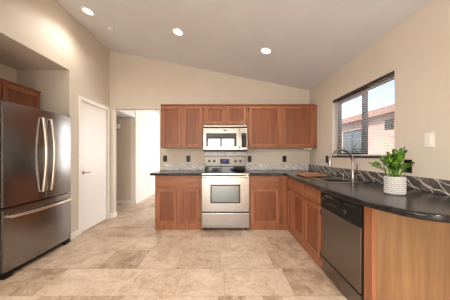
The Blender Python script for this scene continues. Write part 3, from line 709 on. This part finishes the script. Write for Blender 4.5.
stems = MB(); leaves = MB(); rn = random.Random(5)
tips = [(-.155, .03, .13), (-.11, -.05, .17), (-.07, .05, .19), (-.02, -.06, .19), (.02, .05, .20), (.03, -.02, .25), (.04, .04, .25), (.05, -.03, .27), (-.05, 0, .22), (.03, -.09, .13), (-.09, -.09, .12)]
for tx, ty, tz in tips:
    b0 = Vector((PX + tx * .15, PY + ty * .2, ZC + .11)); tip = Vector((PX + tx * .85, PY + ty, ZC + .115 + tz * .72)); md_ = b0.lerp(tip, .5) + Vector((0, 0, .03))
    stems.tube([b0, md_, tip], [.0045, .0038, .002], seg=6)
    for k in range(6):
        t = .32 + .68 * k / 5; q = b0.lerp(md_, min(1, t * 2)) if t < .5 else md_.lerp(tip, (t - .5) * 2)
        ax = (tip - b0).normalized(); side = ax.cross(Vector((0, 1, .2))).normalized() * (1 if k % 2 else -1)
        side = side * .9 + Vector((0, rn.uniform(-.6, .6), rn.uniform(-.1, .3)))
        d = side * (.6 if k < 5 else .1) + ax * 1.0
        leaf(leaves, q, d, rn.uniform(.048, .06), rn.uniform(.034, .042), droop=.1)
stems.build('stems', 'leaf', pp); leaves.build('foliage', 'leaf', pp)

# ---------------------------------------------------------------- outlets and switch
def outlet(name, label, wall, pos, z, mat, w_=.074, h_=.116, group=None, kind='outlet'):
    if wall == 'back': loc = (pos, YB, z)
    else: loc = (XR, pos, z)
    t = thing(name, label, 'light switch' if kind == 'switch' else 'outlet', loc, group)
    def bx(a0, a1, z0, z1, d0, d1, nm, m_, par, bev=.0015):
        if wall == 'back': o = box(pos + a0, pos + a1, YB - d1, YB - d0, z + z0, z + z1, bev=bev)
        else: o = box(XR - d1, XR - d0, pos + a0, pos + a1, z + z0, z + z1, bev=bev)
        return o.build(nm, m_, par)
    pl = bx(-w_ / 2, w_ / 2, -h_ / 2, h_ / 2, .0005, .006, 'cover_plate', mat, t)
    if kind == 'switch': bx(-.017, .017, -.033, .033, .0055, .010, 'rocker', mat, t)
    else:
        for s in (-1, 1): bx(-.016, .016, s * .02 - .013, s * .02 + .013, .0055, .008, 'socket', 'blackgloss' if mat == 'black' else mat, t)
    return t
g_ = 'black wall outlets'
outlet('wall_outlet', 'black wall outlet nearest the hall opening, left of the range', 'back', -1.103, 1.13, 'black', group=g_)
outlet('wall_outlet', 'black wall outlet above the middle of the left backsplash', 'back', -.66, 1.13, 'black', group=g_)
outlet('wall_outlet', 'black wall outlet just right of the range', 'back', .505, 1.125, 'black', group=g_)
outlet('wall_outlet', 'black wall outlet under the right half of the wide wall cabinet', 'back', 1.17, 1.125, 'black', group=g_)
outlet('wall_outlet', 'black wall outlet on right wall between inside corner and window', 'right', 3.17, 1.134, 'black', group=g_)
outlet('wall_outlet', 'black wall outlet behind the potted plant', 'right', 1.782, 1.107, 'black', group=g_)
outlet('light_switch', 'white rocker light switch on right wall beside the window', 'right', 1.596, 1.325, 'white', kind='switch')

# ---------------------------------------------------------------- ceiling lights and detector
th = math.atan(.2023)
def downlight(x, y, label, watts=23):
    z = ceil_z(x); t = thing('ceiling_light', label, 'ceiling light', (x, y, z - .0005), 'recessed ceiling lights'); t.rotation_euler = (0, th, 0)
    r_ = MB(); r_.lathe((0, 0, 0), [(.085, 0), (.085, -.005), (.078, -.009), (.058, -.006), (.053, -.0005)], 36); 
    r_.build('trim_ring', 'white', t, world=False)
    l_ = MB(); l_.lathe((0, 0, -.001), [(.052, 0), (.052, -.004), (.04, -.007), (.02, -.009)], 32); l_.build('lens', 'lamp', t, world=False)
    light('downlight_beam', 'SPOT', (x + .02 * math.sin(0), y, z - .04), (0, 0, 0), watts, (1, .95, .89), spot_size=R(150), spot_blend=.9, shadow_soft_size=.06)
downlight(-1.805, 2.674, 'lit recessed ceiling light nearest the left wall')
downlight(-.615, 2.735, 'lit recessed ceiling light in the middle of the three')
downlight(.593, 2.76, 'lit recessed ceiling light nearest the right wall')
for x_, w_ in ((-1.5, 'left'), (.9, 'right')):  # unseen ceiling lights, added behind the viewpoint to brighten the kitchen
    for y_, d_ in ((-.5, 'just behind the viewpoint'), (-2.3, 'near the patio door')): downlight(x_, y_, 'added unseen recessed fill light on the %s, %s' % (w_, d_), 92)
sm = thing('smoke_detector', 'small round white detector on the ceiling near the top of the back wall', 'smoke detector', (-1.69, 3.02, ceil_z(-1.69) - .0005)); sm.rotation_euler = (0, th, 0)
MB().lathe((0, 0, 0), [(.05, 0), (.05, -.008), (.044, -.02), (.02, -.024)], 28).build('housing', 'white', sm, world=False)
MB().lathe((0, 0, -.0242), [(.012, 0), (.012, -.003), (.008, -.005)], 16).build('test_button', 'ceiling', sm, world=False)

ho = thing('wall_outlet', 'small white outlet low on the white hall wall', 'outlet', (-2.13, 5.3, .35))
box(-2.1295, -2.124, 5.263, 5.337, .292, .408, bev=.0015).build('cover_plate', 'white', ho)
for s in (-1, 1): box(-2.1245, -2.122, 5.284, 5.316, .35 + s * .02 - .013, .35 + s * .02 + .013, bev=.001).build('socket', 'ceiling', ho)
# hall fittings on the passage wall
tag(box(-2.53, -2.45, 4.845, 4.879, 1.95, 2.08, bev=.006).build('door_chime', 'white'), 'small white upright box high on the beige hall wall', 'wall box')
ds_ = thing('wall_ledge', 'white horizontal ledge below the small box on the beige hall wall', 'ledge', (-2.6, 4.82, 1.83))
box(-2.80, -2.48, 4.74, 4.879, 1.835, 1.935, bev=.006).build('ledge_box', 'white', ds_)
